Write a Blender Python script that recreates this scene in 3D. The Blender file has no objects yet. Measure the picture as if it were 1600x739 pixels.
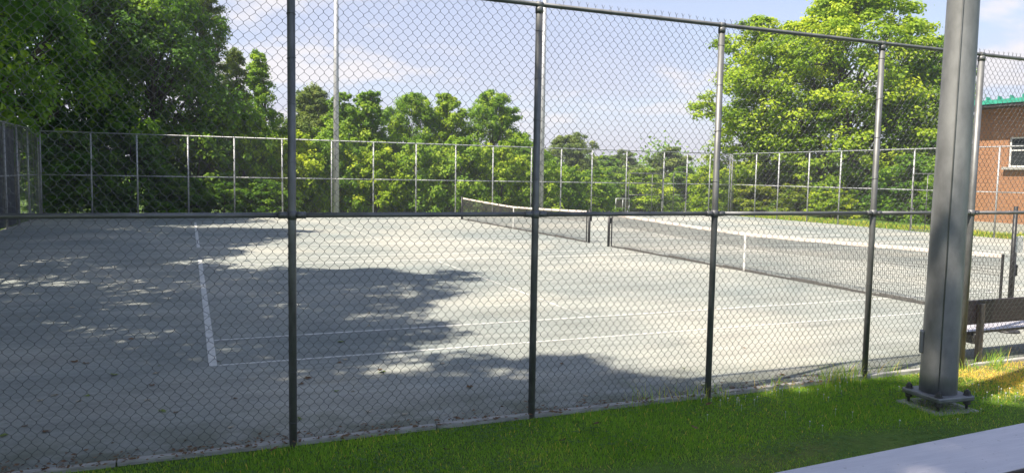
import bpy, math, random
import numpy as np
from mathutils import Vector, Matrix

# ------------------------------------------------------------------ camera
scene = bpy.context.scene
COL = scene.collection
cam_data = bpy.data.cameras.new('camera')
cam = bpy.data.objects.new('camera', cam_data)
COL.objects.link(cam)
cam_data.sensor_fit = 'HORIZONTAL'
cam_data.sensor_width = 36.0
cam_data.lens = 1199.46 / 1600 * 36.0
cam_data.clip_start = 0.05
cam_data.clip_end = 3000
_r = Vector((0.92191197, -0.3869834, 0.01794888))
_u = Vector((0.01440109, 0.08053382, 0.99664784))
_f = Vector((0.38713166, 0.91856309, -0.07981808))
_m = Matrix((_r, _u, -_f)).transposed().to_4x4()
_m.translation = Vector((-0.220, -9.038, 2.184))
cam.matrix_world = _m
scene.camera = cam

# ------------------------------------------------------------------ sky and sun
SUN_EL, SUN_AZ = math.radians(55), math.atan2(-0.969, -0.247)   # azimuth measured from +Y towards +X
sun_dir = Vector((math.sin(SUN_AZ) * math.cos(SUN_EL), math.cos(SUN_AZ) * math.cos(SUN_EL), math.sin(SUN_EL)))
sl = bpy.data.lights.new('sun', 'SUN')
sl.energy = 5.0
sl.angle = math.radians(0.55)
sl.color = (1.0, 0.905, 0.76)
so = bpy.data.objects.new('sun', sl)
COL.objects.link(so)
so.rotation_euler = (-sun_dir).to_track_quat('-Z', 'Y').to_euler()

world = bpy.data.worlds.new('World')
scene.world = world
world.use_nodes = True
wn, wl = world.node_tree.nodes, world.node_tree.links
wn.clear()
w_out = wn.new('ShaderNodeOutputWorld')
w_bg = wn.new('ShaderNodeBackground')
w_bg.inputs['Strength'].default_value = 0.1
sky = wn.new('ShaderNodeTexSky')
sky.sky_type = 'NISHITA'
sky.sun_disc = False
sky.sun_elevation = SUN_EL
sky.sun_rotation = SUN_AZ
sky.air_density = 1.0
sky.dust_density = 0.3
sky.ozone_density = 3.0
tc = wn.new('ShaderNodeTexCoord')
sep = wn.new('ShaderNodeSeparateXYZ')
wl.new(tc.outputs['Generated'], sep.inputs[0])
def wmath(op, a, b=None, c=None):
    n = wn.new('ShaderNodeMath'); n.operation = op
    for i, v in enumerate((a, b, c)):
        if v is None: continue
        if isinstance(v, (int, float)): n.inputs[i].default_value = v
        else: wl.new(v, n.inputs[i])
    return n.outputs[0]
zc = wmath('ADD', wmath('MAXIMUM', sep.outputs[2], 0.0), 0.16)
comb = wn.new('ShaderNodeCombineXYZ')
wl.new(wmath('DIVIDE', sep.outputs[0], zc), comb.inputs[0])
wl.new(wmath('DIVIDE', sep.outputs[1], zc), comb.inputs[1])
comb.inputs[2].default_value = 3.7
def wnoise(scale, detail, rough, dist, off):
    mp = wn.new('ShaderNodeMapping'); mp.inputs['Location'].default_value = off
    wl.new(comb.outputs[0], mp.inputs[0])
    n = wn.new('ShaderNodeTexNoise'); n.inputs['Scale'].default_value = scale
    n.inputs['Detail'].default_value = detail; n.inputs['Roughness'].default_value = rough
    n.inputs['Distortion'].default_value = dist
    wl.new(mp.outputs[0], n.inputs['Vector'])
    return n.outputs[0]
def wramp(fac, stops):
    r = wn.new('ShaderNodeValToRGB'); el = r.color_ramp.elements
    while len(el) < len(stops): el.new(0.5)
    for e, (p, c) in zip(el, stops):
        e.position = p; e.color = (c, c, c, 1) if isinstance(c, (int, float)) else (*c, 1)
    r.color_ramp.interpolation = 'EASE'
    wl.new(fac, r.inputs[0])
    return r.outputs[0]
veil_n = wramp(wnoise(0.42, 5, 0.55, 0.6, (1.3, 0.4, 0)), [(0.36, 0.5), (0.58, 1.0)])
# thin high haze: the path through it is long near the horizon and short overhead
path = wmath('SUBTRACT', 1.0, wmath('EXPONENT', wmath('DIVIDE', -0.23, wmath('ADD', wmath('MAXIMUM', sep.outputs[2], 0.0), 0.045))))
p4 = wmath('POWER', path, 3.0)
veil = wmath('MULTIPLY', path, wmath('ADD', veil_n, wmath('MULTIPLY', p4, wmath('SUBTRACT', 1.0, veil_n))))
puff = wramp(wnoise(1.15, 9, 0.56, 0.2, (2.9, 5.6, 0)), [(0.52, 0.0), (0.64, 0.9)])
mx1 = wn.new('ShaderNodeMixRGB'); wl.new(veil, mx1.inputs[0]); wl.new(sky.outputs[0], mx1.inputs[1])
mx1.inputs[2].default_value = (3.55, 3.38, 4.05, 1)
mx2 = wn.new('ShaderNodeMixRGB'); wl.new(puff, mx2.inputs[0]); wl.new(mx1.outputs[0], mx2.inputs[1])
mx2.inputs[2].default_value = (4.8, 4.6, 4.7, 1)
wl.new(mx2.outputs[0], w_bg.inputs['Color'])
wl.new(w_bg.outputs[0], w_out.inputs['Surface'])

scene.view_settings.view_transform = 'Standard'
scene.view_settings.look = 'None'
scene.view_settings.gamma = 1.0
scene.view_settings.use_curve_mapping = False
scene.view_settings.exposure = 1.08
scene.render.engine = 'CYCLES'
scene.cycles.max_bounces = 8
scene.cycles.diffuse_bounces = 4
scene.cycles.glossy_bounces = 3
scene.cycles.transmission_bounces = 4
scene.cycles.transparent_max_bounces = 8
scene.cycles.use_denoising = True

# ------------------------------------------------------------------ helpers
def tag(o, label=None, cat=None, group=None, kind=None):
    if label: o['label'] = label
    if cat: o['category'] = cat
    if group: o['group'] = group
    if kind: o['kind'] = kind
    return o

def empty(name, loc=(0, 0, 0), rz=0.0):
    o = bpy.data.objects.new(name, None)
    o.empty_display_size = 0.2
    COL.objects.link(o)
    o.location = loc
    o.rotation_euler = (0, 0, rz)
    return o

def link(name, me, parent=None, mat=None, loc=None, rot=None, scale=None):
    o = bpy.data.objects.new(name, me)
    COL.objects.link(o)
    if parent: o.parent = parent
    if mat and not me.materials: me.materials.append(mat)
    if loc is not None: o.location = loc
    if rot is not None: o.rotation_euler = rot
    if scale is not None: o.scale = scale
    return o

def np_mesh(name, verts, polys, smooth=False, var=None):
    """verts (n,3) array, polys (m,k) int array (all the same k)"""
    me = bpy.data.meshes.new(name)
    verts = np.ascontiguousarray(verts, dtype=np.float32)
    polys = np.ascontiguousarray(polys, dtype=np.int32)
    n, k = polys.shape
    me.vertices.add(len(verts)); me.vertices.foreach_set('co', verts.ravel())
    me.loops.add(n * k); me.loops.foreach_set('vertex_index', polys.ravel())
    me.polygons.add(n)
    me.polygons.foreach_set('loop_start', np.arange(0, n * k, k, dtype=np.int32))
    if smooth: me.polygons.foreach_set('use_smooth', np.ones(n, dtype=bool))
    if var is not None:
        a = me.attributes.new('var', 'FLOAT', 'POINT')
        a.data.foreach_set('value', np.ascontiguousarray(var, dtype=np.float32))
    me.update(calc_edges=True)
    return me

class MB:
    """collects boxes, tubes and sheets into one mesh"""
    def __init__(s): s.v, s.f, s.sm = [], [], []
    def add(s, vs, fs, smooth=False):
        b = len(s.v); s.v += [tuple(v) for v in vs]
        s.f += [tuple(i + b for i in f) for f in fs]; s.sm += [smooth] * len(fs)
        return s
    def box(s, x0, x1, y0, y1, z0, z1, bev=0.0):
        if bev <= 0:
            vs = [(x, y, z) for z in (z0, z1) for (x, y) in ((x0, y0), (x1, y0), (x1, y1), (x0, y1))]
            return s.add(vs, [(3, 2, 1, 0), (4, 5, 6, 7), (0, 1, 5, 4), (1, 2, 6, 5), (2, 3, 7, 6), (3, 0, 4, 7)])
        b = bev
        ring = lambda i, z: [(x0 + i, y0 + b, z), (x0 + b, y0 + i, z), (x1 - b, y0 + i, z), (x1 - i, y0 + b, z),
                             (x1 - i, y1 - b, z), (x1 - b, y1 - i, z), (x0 + b, y1 - i, z), (x0 + i, y1 - b, z)]
        vs = ring(b * .6, z0) + ring(0, z0 + b) + ring(0, z1 - b) + ring(b * .6, z1)
        fs = [tuple(range(7, -1, -1)), tuple(range(24, 32))]
        for l in range(3):
            for i in range(8):
                j = (i + 1) % 8
                fs.append((l * 8 + i, l * 8 + j, l * 8 + 8 + j, l * 8 + 8 + i))
        return s.add(vs, fs)
    def tube(s, pts, rad, n=8, caps=True, smooth=True, twist=0.0):
        pts = [Vector(p) for p in pts]
        if isinstance(rad, (int, float)): rad = [rad] * len(pts)
        vs, fs = [], []
        up = None
        for i, p in enumerate(pts):
            d = (pts[min(i + 1, len(pts) - 1)] - pts[max(i - 1, 0)]).normalized()
            if up is None:
                up = Vector((0, 0, 1)) if abs(d.z) < 0.9 else Vector((1, 0, 0))
            a = up - d * up.dot(d); a.normalize(); up = a
            b = d.cross(a)
            for k in range(n):
                t = 2 * math.pi * k / n + twist
                vs.append(p + (a * math.cos(t) + b * math.sin(t)) * rad[i])
        for i in range(len(pts) - 1):
            for k in range(n):
                j = (k + 1) % n
                fs.append((i * n + k, i * n + j, i * n + n + j, i * n + n + k))
        s.add(vs, fs, smooth)
        if caps:
            b = len(s.v) - len(vs)
            s.f.append(tuple(b + k for k in range(n - 1, -1, -1))); s.sm.append(False)
            s.f.append(tuple(b + (len(pts) - 1) * n + k for k in range(n))); s.sm.append(False)
        return s
    def mesh(s, name):
        me = bpy.data.meshes.new(name)
        me.from_pydata(s.v, [], s.f)
        me.polygons.foreach_set('use_smooth', s.sm)
        me.update()
        return me
    def build(s, name, mat, parent=None, **kw):
        return link(name, s.mesh(name), parent, mat, **kw)

# ------------------------------------------------------------------ materials
def new_mat(name):
    m = bpy.data.materials.new(name); m.use_nodes = True
    nt = m.node_tree; nt.nodes.clear()
    out = nt.nodes.new('ShaderNodeOutputMaterial')
    b = nt.nodes.new('ShaderNodeBsdfPrincipled')
    nt.links.new(b.outputs[0], out.inputs[0])
    return m, nt, b, out

def N(nt, kind, **kw):
    n = nt.nodes.new(kind)
    for k, v in kw.items():
        if hasattr(n, k): setattr(n, k, v)
        else: n.inputs[k.replace('_', ' ')].default_value = v
    return n

def coords(nt, scale=(1, 1, 1), world_space=True, loc=(0, 0, 0), rot=(0, 0, 0)):
    mp = N(nt, 'ShaderNodeMapping')
    mp.inputs['Scale'].default_value = scale
    mp.inputs['Location'].default_value = loc
    mp.inputs['Rotation'].default_value = rot
    if world_space:
        g = N(nt, 'ShaderNodeNewGeometry'); nt.links.new(g.outputs['Position'], mp.inputs[0])
    else:
        g = N(nt, 'ShaderNodeTexCoord'); nt.links.new(g.outputs['Object'], mp.inputs[0])
    return mp.outputs[0]

def noise(nt, vec, scale, detail=4, rough=0.55, dist=0.0):
    n = N(nt, 'ShaderNodeTexNoise')
    n.inputs['Scale'].default_value = scale; n.inputs['Detail'].default_value = detail
    n.inputs['Roughness'].default_value = rough; n.inputs['Distortion'].default_value = dist
    nt.links.new(vec, n.inputs['Vector'])
    return n.outputs[0]

def ramp(nt, fac, stops, interp='LINEAR'):
    r = N(nt, 'ShaderNodeValToRGB'); el = r.color_ramp.elements
    while len(el) < len(stops): el.new(0.5)
    for e, (p, c) in zip(el, stops):
        e.position = p; e.color = (c, c, c, 1) if isinstance(c, (int, float)) else (*c, 1)
    r.color_ramp.interpolation = interp
    nt.links.new(fac, r.inputs[0])
    return r.outputs[0]

def mixc(nt, fac, a, b, mode='MIX'):
    m = N(nt, 'ShaderNodeMixRGB', blend_type=mode)
    for i, v in ((0, fac), (1, a), (2, b)):
        if isinstance(v, (int, float)): m.inputs[i].default_value = v
        elif isinstance(v, tuple): m.inputs[i].default_value = (*v, 1)
        else: nt.links.new(v, m.inputs[i])
    return m.outputs[0]

def bump(nt, b, h, strength=0.2, dist=0.01):
    n = N(nt, 'ShaderNodeBump'); n.inputs['Strength'].default_value = strength; n.inputs['Distance'].default_value = dist
    nt.links.new(h, n.inputs['Height']); nt.links.new(n.outputs[0], b.inputs['Normal'])

def simple(name, c0, c1=None, rough=0.6, metal=0.0, scale=8.0, stretch=(1, 1, 1), bmp=0.0, world_space=True, spec=None, lo=.35, hi=.65):
    m, nt, b, o = new_mat(name)
    c1 = c1 or tuple(x * 0.75 for x in c0)
    v = coords(nt, stretch, world_space)
    n = noise(nt, v, scale, 6, 0.6)
    nt.links.new(ramp(nt, n, [(lo, c0), (hi, c1)]), b.inputs['Base Color'])
    b.inputs['Roughness'].default_value = rough; b.inputs['Metallic'].default_value = metal
    if spec is not None: b.inputs['Specular IOR Level'].default_value = spec
    if bmp: bump(nt, b, n, bmp, 0.01)
    return m

M = {}
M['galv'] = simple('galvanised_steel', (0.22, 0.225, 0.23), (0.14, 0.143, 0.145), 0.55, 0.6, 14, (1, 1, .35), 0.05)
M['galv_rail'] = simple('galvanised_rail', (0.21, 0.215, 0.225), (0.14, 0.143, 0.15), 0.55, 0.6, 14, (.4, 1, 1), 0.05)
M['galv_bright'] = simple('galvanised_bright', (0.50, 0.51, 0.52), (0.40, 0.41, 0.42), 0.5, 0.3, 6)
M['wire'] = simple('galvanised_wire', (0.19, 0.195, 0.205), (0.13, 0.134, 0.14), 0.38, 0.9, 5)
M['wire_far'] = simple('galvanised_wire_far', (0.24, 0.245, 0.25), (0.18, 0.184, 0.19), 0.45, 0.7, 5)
M['pole'] = simple('weathered_pole_steel', (0.31, 0.315, 0.32), (0.18, 0.185, 0.19), 0.58, 0.55, 5, (1, 1, .5), 0.12, hi=.7)
M['bolt'] = simple('bolt_steel', (0.13, 0.13, 0.135), (0.07, 0.065, 0.06), 0.55, 0.5, 40)
M['concrete'] = simple('concrete', (0.42, 0.41, 0.38), (0.30, 0.29, 0.27), 0.9, 0, 12, bmp=0.3)
M['board'] = simple('weathered_board', (0.46, 0.45, 0.42), (0.27, 0.265, 0.25), 0.85, 0, 6, (1, 6, 6), 0.4)
M['black_post'] = simple('black_painted_steel', (0.018, 0.018, 0.02), (0.03, 0.03, 0.032), 0.45, 0, 10)
M['net_cord'] = simple('net_cord', (0.075, 0.073, 0.072), (0.11, 0.105, 0.10), 0.8, 0, 10)
M['net_band'] = simple('net_headband', (0.64, 0.58, 0.53), (0.46, 0.40, 0.36), 0.85, 0, 3, (1, 1, 1), 0.1)
M['white'] = simple('white_paint', (0.78, 0.78, 0.76), (0.66, 0.66, 0.64), 0.5, 0, 6)
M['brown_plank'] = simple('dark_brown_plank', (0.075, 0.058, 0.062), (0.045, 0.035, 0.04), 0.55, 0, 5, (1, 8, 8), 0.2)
M['leg'] = simple('weathered_leg_timber', (0.23, 0.19, 0.15), (0.13, 0.105, 0.085), 0.8, 0, 9, (4, 4, .6), 0.3)
M['screen'] = simple('windscreen_cloth', (0.035, 0.042, 0.05), (0.05, 0.058, 0.066), 0.9, 0, 3)
M['green_metal'] = simple('green_roof_metal', (0.05, 0.36, 0.25), (0.035, 0.27, 0.19), 0.4, 0, 3)
M['fascia'] = simple('dark_fascia', (0.05, 0.045, 0.045), (0.035, 0.03, 0.03), 0.6, 0, 4)
M['shelter'] = simple('faded_mauve_roof', (0.40, 0.31, 0.34), (0.33, 0.26, 0.29), 0.8, 0, 3)
M['floodlight'] = simple('floodlight_housing', (0.35, 0.36, 0.37), None, 0.5, 0.3, 6)
M['glass'] = simple('dark_window_glass', (0.02, 0.025, 0.03), (0.03, 0.035, 0.04), 0.08, 0, 2)

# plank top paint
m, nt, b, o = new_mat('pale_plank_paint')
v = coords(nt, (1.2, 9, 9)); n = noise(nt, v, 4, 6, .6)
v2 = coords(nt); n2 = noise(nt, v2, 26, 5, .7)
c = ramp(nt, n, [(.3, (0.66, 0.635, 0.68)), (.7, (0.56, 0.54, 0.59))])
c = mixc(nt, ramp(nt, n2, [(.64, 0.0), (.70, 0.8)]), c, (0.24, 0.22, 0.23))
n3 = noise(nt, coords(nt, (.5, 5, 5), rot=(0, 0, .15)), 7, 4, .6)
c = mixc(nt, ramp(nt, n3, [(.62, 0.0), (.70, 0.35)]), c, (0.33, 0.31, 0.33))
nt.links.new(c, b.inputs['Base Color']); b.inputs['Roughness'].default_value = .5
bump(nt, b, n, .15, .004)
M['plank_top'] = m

# court surface: grey-green crushed stone, brushed along its length
m, nt, b, o = new_mat('court_surface')
v = coords(nt)
big = noise(nt, v, .22, 4, .55, .4)
mid = noise(nt, coords(nt, (.5, 1.6, 1)), 1.1, 6, .62)
streak = noise(nt, coords(nt, (.35, 7, 1)), 1.6, 5, .65)
fine = noise(nt, v, 60, 4, .7)
c = ramp(nt, big, [(.36, (0.225, 0.250, 0.240)), (.5, (0.292, 0.306, 0.282)), (.62, (0.376, 0.374, 0.332))])
c = mixc(nt, .6, c, ramp(nt, mid, [(.3, .62), (.7, 1.2)]), 'MULTIPLY')
c = mixc(nt, .7, c, ramp(nt, streak, [(.3, .74), (.7, 1.18)]), 'MULTIPLY')
c = mixc(nt, .5, c, ramp(nt, fine, [(.3, .7), (.7, 1.2)]), 'MULTIPLY')
speck = noise(nt, coords(nt, (1, 1.6, 1)), 17, 3, .55)
c = mixc(nt, ramp(nt, speck, [(.665, 0), (.72, .75)]), c, (0.10, 0.10, 0.085))
scuff = noise(nt, coords(nt, (.8, 2.2, 1), rot=(0, 0, .3)), .8, 7, .7)
c = mixc(nt, ramp(nt, scuff, [(.52, 0), (.70, .5)]), c, (0.38, 0.385, 0.355))
# mossy, dirtier strip where the pad meets the near fence
sp = N(nt, 'ShaderNodeSeparateXYZ'); nt.links.new(v, sp.inputs[0])
edge = N(nt, 'ShaderNodeMapRange'); nt.links.new(sp.outputs[1], edge.inputs[0])
edge.inputs[1].default_value = -1.6; edge.inputs[2].default_value = -2.8; edge.inputs[3].default_value = 0; edge.inputs[4].default_value = 1
dirt = noise(nt, v, 2.4, 6, .65)
mm = N(nt, 'ShaderNodeMath', operation='MULTIPLY'); nt.links.new(edge.outputs[0], mm.inputs[0])
nt.links.new(ramp(nt, dirt, [(.36, 0), (.6, .85)]), mm.inputs[1])
c = mixc(nt, mm.outputs[0], c, (0.115, 0.125, 0.08))
nt.links.new(c, b.inputs['Base Color']); b.inputs['Roughness'].default_value = .9
b.inputs['Specular IOR Level'].default_value = .25
bump(nt, b, fine, .25, .004)
M['court'] = m

# worn tape for the lines
m, nt, b, o = new_mat('worn_line_tape')
v = coords(nt); n = noise(nt, v, 5, 6, .7); n2 = noise(nt, v, 38, 3, .6)
c = ramp(nt, n, [(.36, (0.64, 0.64, 0.62)), (.54, (0.54, 0.545, 0.52)), (.66, (0.36, 0.37, 0.35))])
c = mixc(nt, ramp(nt, n2, [(.60, 0), (.68, .6)]), c, (0.27, 0.275, 0.25))
nt.links.new(c, b.inputs['Base Color']); b.inputs['Roughness'].default_value = .8
M['line'] = m
m, nt, b, o = new_mat('faded_line_tape')
v = coords(nt); n = noise(nt, v, 1.3, 6, .75)
c = ramp(nt, n, [(.40, (0.56, 0.555, 0.52)), (.50, (0.37, 0.38, 0.36)), (.62, (0.30, 0.315, 0.30))])
nt.links.new(c, b.inputs['Base Color']); b.inputs['Roughness'].default_value = .85
M['line_faded'] = m

# lawn earth and turf below the blades
m, nt, b, o = new_mat('lawn_ground')
v = coords(nt); n = noise(nt, v, .55, 5, .6); n2 = noise(nt, v, 18, 6, .7)
c = ramp(nt, n, [(.3, (0.09, 0.16, 0.032)), (.55, (0.12, 0.195, 0.04)), (.72, (0.18, 0.19, 0.06))])
sp = N(nt, 'ShaderNodeSeparateXYZ'); nt.links.new(v, sp.inputs[0])
def mr(src, a0, a1):
    q = N(nt, 'ShaderNodeMapRange'); nt.links.new(src, q.inputs[0])
    q.inputs[1].default_value = a0; q.inputs[2].default_value = a1
    return q.outputs[0]
def mul(p, q):
    k = N(nt, 'ShaderNodeMath', operation='MULTIPLY'); nt.links.new(p, k.inputs[0]); nt.links.new(q, k.inputs[1]); return k.outputs[0]
worn = mul(mul(mr(sp.outputs[0], 6.7, 7.8), mr(sp.outputs[0], 16, 12)), mul(mr(sp.outputs[1], -4.2, -3.5), mr(sp.outputs[1], -2.5, -2.9)))
worn = mul(worn, ramp(nt, noise(nt, v, 2.6, 5, .6), [(.32, 0), (.52, 1)]))
c = mixc(nt, worn, c, (0.25, 0.19, 0.10))
c = mixc(nt, .6, c, ramp(nt, n2, [(.3, .45), (.7, 1.3)]), 'MULTIPLY')
nt.links.new(c, b.inputs['Base Color']); b.inputs['Roughness'].default_value = .95
b.inputs['Specular IOR Level'].default_value = .1
bump(nt, b, n2, .8, .03)
M['lawn'] = m

def leaf_mat(name, dark, mid, light, trans, tr=.38, rough=.55):
    m, nt, b, o = new_mat(name)
    a = N(nt, 'ShaderNodeAttribute', attribute_name='var')
    c = ramp(nt, a.outputs['Fac'], [(0.0, dark), (.5, mid), (1.0, light)])
    nt.links.new(c, b.inputs['Base Color']); b.inputs['Roughness'].default_value = rough
    b.inputs['Specular IOR Level'].default_value = .18
    t = N(nt, 'ShaderNodeBsdfTranslucent')
    nt.links.new(mixc(nt, 1.0, c, trans, 'MULTIPLY'), t.inputs[0])
    mx = N(nt, 'ShaderNodeMixShader'); mx.inputs[0].default_value = tr
    nt.links.new(b.outputs[0], mx.inputs[1]); nt.links.new(t.outputs[0], mx.inputs[2])
    nt.links.new(mx.outputs[0], o.inputs[0])
    return m
M['leaf_maple'] = leaf_mat('maple_leaf', (0.052, 0.125, 0.018), (0.095, 0.201, 0.023), (0.200, 0.316, 0.030), (2.1, 2.0, 0.9))
M['leaf_mid'] = leaf_mat('broad_leaf', (0.106, 0.202, 0.024), (0.189, 0.317, 0.036), (0.336, 0.432, 0.046), (1.8, 1.8, .9))
M['leaf_lime'] = leaf_mat('lime_leaf', (0.147, 0.246, 0.021), (0.280, 0.392, 0.032), (0.468, 0.528, 0.048), (1.7, 1.7, .8))
M['leaf_olive'] = leaf_mat('olive_leaf', (0.095, 0.150, 0.037), (0.165, 0.226, 0.057), (0.259, 0.307, 0.076), (1.6, 1.6, .9))
M['leaf_yellow'] = leaf_mat('yellow_green_leaf', (0.131, 0.207, 0.024), (0.241, 0.309, 0.036), (0.351, 0.378, 0.053), (1.6, 1.6, .8))
M['blade'] = leaf_mat('grass_blade', (0.150, 0.293, 0.042), (0.296, 0.476, 0.066), (1.008, 0.672, 0.192), (1.7, 1.7, .8), .4, .5)
M['clover'] = leaf_mat('clover_leaf', (0.06, 0.14, 0.035), (0.10, 0.20, 0.05), (0.16, 0.25, 0.07), (1.4, 1.4, 1), .3)
M['bark'] = simple('bark', (0.105, 0.085, 0.068), (0.055, 0.045, 0.037), 0.95, 0, 7, (1, 1, .25), 0.7, world_space=False)
M['bark_pale'] = simple('pale_bark', (0.40, 0.37, 0.33), (0.13, 0.115, 0.10), 0.9, 0, 3.2, (1.6, 1.6, .3), 0.6, world_space=False, lo=.42, hi=.58)
M['dead_leaf'] = simple('dead_leaf_brown', (0.20, 0.115, 0.05), (0.10, 0.055, 0.03), 0.8, 0, 30)
M['pale_leaf'] = simple('dead_leaf_pale', (0.46, 0.42, 0.33), (0.30, 0.25, 0.17), 0.8, 0, 30)
M['green_leaf'] = simple('fallen_leaf_green', (0.19, 0.25, 0.045), (0.12, 0.17, 0.03), 0.6, 0, 30)

m, nt, b, o = new_mat('tan_brick')
tcn = N(nt, 'ShaderNodeTexCoord')
mp = N(nt, 'ShaderNodeMapping'); mp.inputs['Rotation'].default_value = (math.radians(90), 0, math.radians(90))
nt.links.new(tcn.outputs['Object'], mp.inputs[0])
sx = N(nt, 'ShaderNodeSeparateXYZ'); nt.links.new(tcn.outputs['Object'], sx.inputs[0])
ad = N(nt, 'ShaderNodeMath', operation='ADD'); nt.links.new(sx.outputs[0], ad.inputs[0]); nt.links.new(sx.outputs[1], ad.inputs[1])
cx = N(nt, 'ShaderNodeCombineXYZ'); nt.links.new(ad.outputs[0], cx.inputs[0]); nt.links.new(sx.outputs[2], cx.inputs[1])
br = N(nt, 'ShaderNodeTexBrick')
br.inputs['Color1'].default_value = (0.37, 0.165, 0.072, 1); br.inputs['Color2'].default_value = (0.29, 0.125, 0.056, 1)
br.inputs['Mortar'].default_value = (0.29, 0.205, 0.145, 1); br.inputs['Scale'].default_value = 1.0
br.inputs['Brick Width'].default_value = .22; br.inputs['Row Height'].default_value = .075; br.inputs['Mortar Size'].default_value = .008
nt.links.new(cx.outputs[0], br.inputs['Vector'])
nt.links.new(br.outputs['Color'], b.inputs['Base Color']); b.inputs['Roughness'].default_value = .9
bump(nt, b, br.outputs['Fac'], -.4, .01)
M['brick'] = m

# ------------------------------------------------------------------ ground
CX0, CX1, CY0, CY1 = -6.0, 29.75, -2.80, 28.5
def smooth01(t): t = max(0.0, min(1.0, t)); return t * t * (3 - 2 * t)
def gz(x, y):
    z = 0.55 * smooth01((-4.3 - y) / 3.2)
    z -= 4.0 * smooth01((y - 31) / 30)
    z -= 1.0 * smooth01((x - 50) / 40)
    z += 5.0 * smooth01((y - 110) / 200)
    return z
xs = sorted(set(list(np.arange(-12, 36, 1.0)) + list(np.arange(-400, 601, 40.0))))
ys = sorted(set(list(np.arange(-10, 66, 1.0)) + list(np.arange(-300, 901, 40.0))))
vs = [(x, y, gz(x, y) - 0.004) for y in ys for x in xs]
nx = len(xs)
fs = [(j * nx + i, j * nx + i + 1, (j + 1) * nx + i + 1, (j + 1) * nx + i) for j in range(len(ys) - 1) for i in range(nx - 1)]
ground = link('ground', np_mesh('ground', np.array(vs), np.array(fs), True), None, M['lawn'])
tag(ground, 'green lawn ground around and beyond the fenced courts', kind='structure')

court = MB().add([(CX0, CY0, 0.004), (CX1, CY0, 0.004), (CX1, CY1, 0.004), (CX0, CY1, 0.004)], [(0, 1, 2, 3)]).build('court_surface', M['court'])
tag(court, 'grey green tennis court surface with worn white lines', kind='structure')
LW, LL, GAP = 10.97, 23.77, 3.11
def line(name, x0, x1, y0, y1):
    MB().box(x0, x1, y0, y1, 0.0045, 0.009).build(name, M['line' if name in ('baseline', 'sideline') else 'line_faded'], court)
for oy in (0.0, LW + GAP):
    for bx in (0.0, LL):
        line('baseline', bx - .044, bx + .044, oy - .025, oy + LW + .025)
    for yy in (0.0, 1.37, LW - 1.37, LW):
        line('sideline', .052, LL - .052, oy + yy - .025, oy + yy + .025)
    for sx_ in (5.485, LL - 5.485):
        line('service_line', sx_ - .025, sx_ + .025, oy + 1.397, oy + LW - 1.397)
    line('centre_line', 5.512, LL - 5.512, oy + LW / 2 - .025, oy + LW / 2 + .025)

# edging boards that hold the court surface in
rnd = random.Random(3)
kerb = empty('court_edging', (0, CY0, 0))
tag(kerb, 'weathered pale boards edging the court surface', kind='structure')
def boards(p0, p1, wide, mat):
    a, b_ = Vector(p0), Vector(p1); L = (b_ - a).length; d = (b_ - a) / L; t = 0.0
    ang = math.atan2(d.y, d.x)
    while t < L - .05:
        l = min(rnd.uniform(2.2, 3.2), L - t)
        me = MB().box(0, l - .012, -wide / 2, wide / 2, -.06, .036 + rnd.uniform(-.006, .006), .006).mesh('edging_board')
        p = a + d * t
        link('edging_board', me, kerb, mat, loc=(p.x, p.y - CY0 + rnd.uniform(-.006, .006), 0), rot=(0, 0, ang + rnd.uniform(-.002, .002)))
        t += l
boards((CX0, CY0 - .035, 0), (CX1, CY0 - .035, 0), .06, M['board'])
boards((CX0 - .04, CY0, 0), (CX0 - .04, CY1, 0), .07, M['board'])

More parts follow.
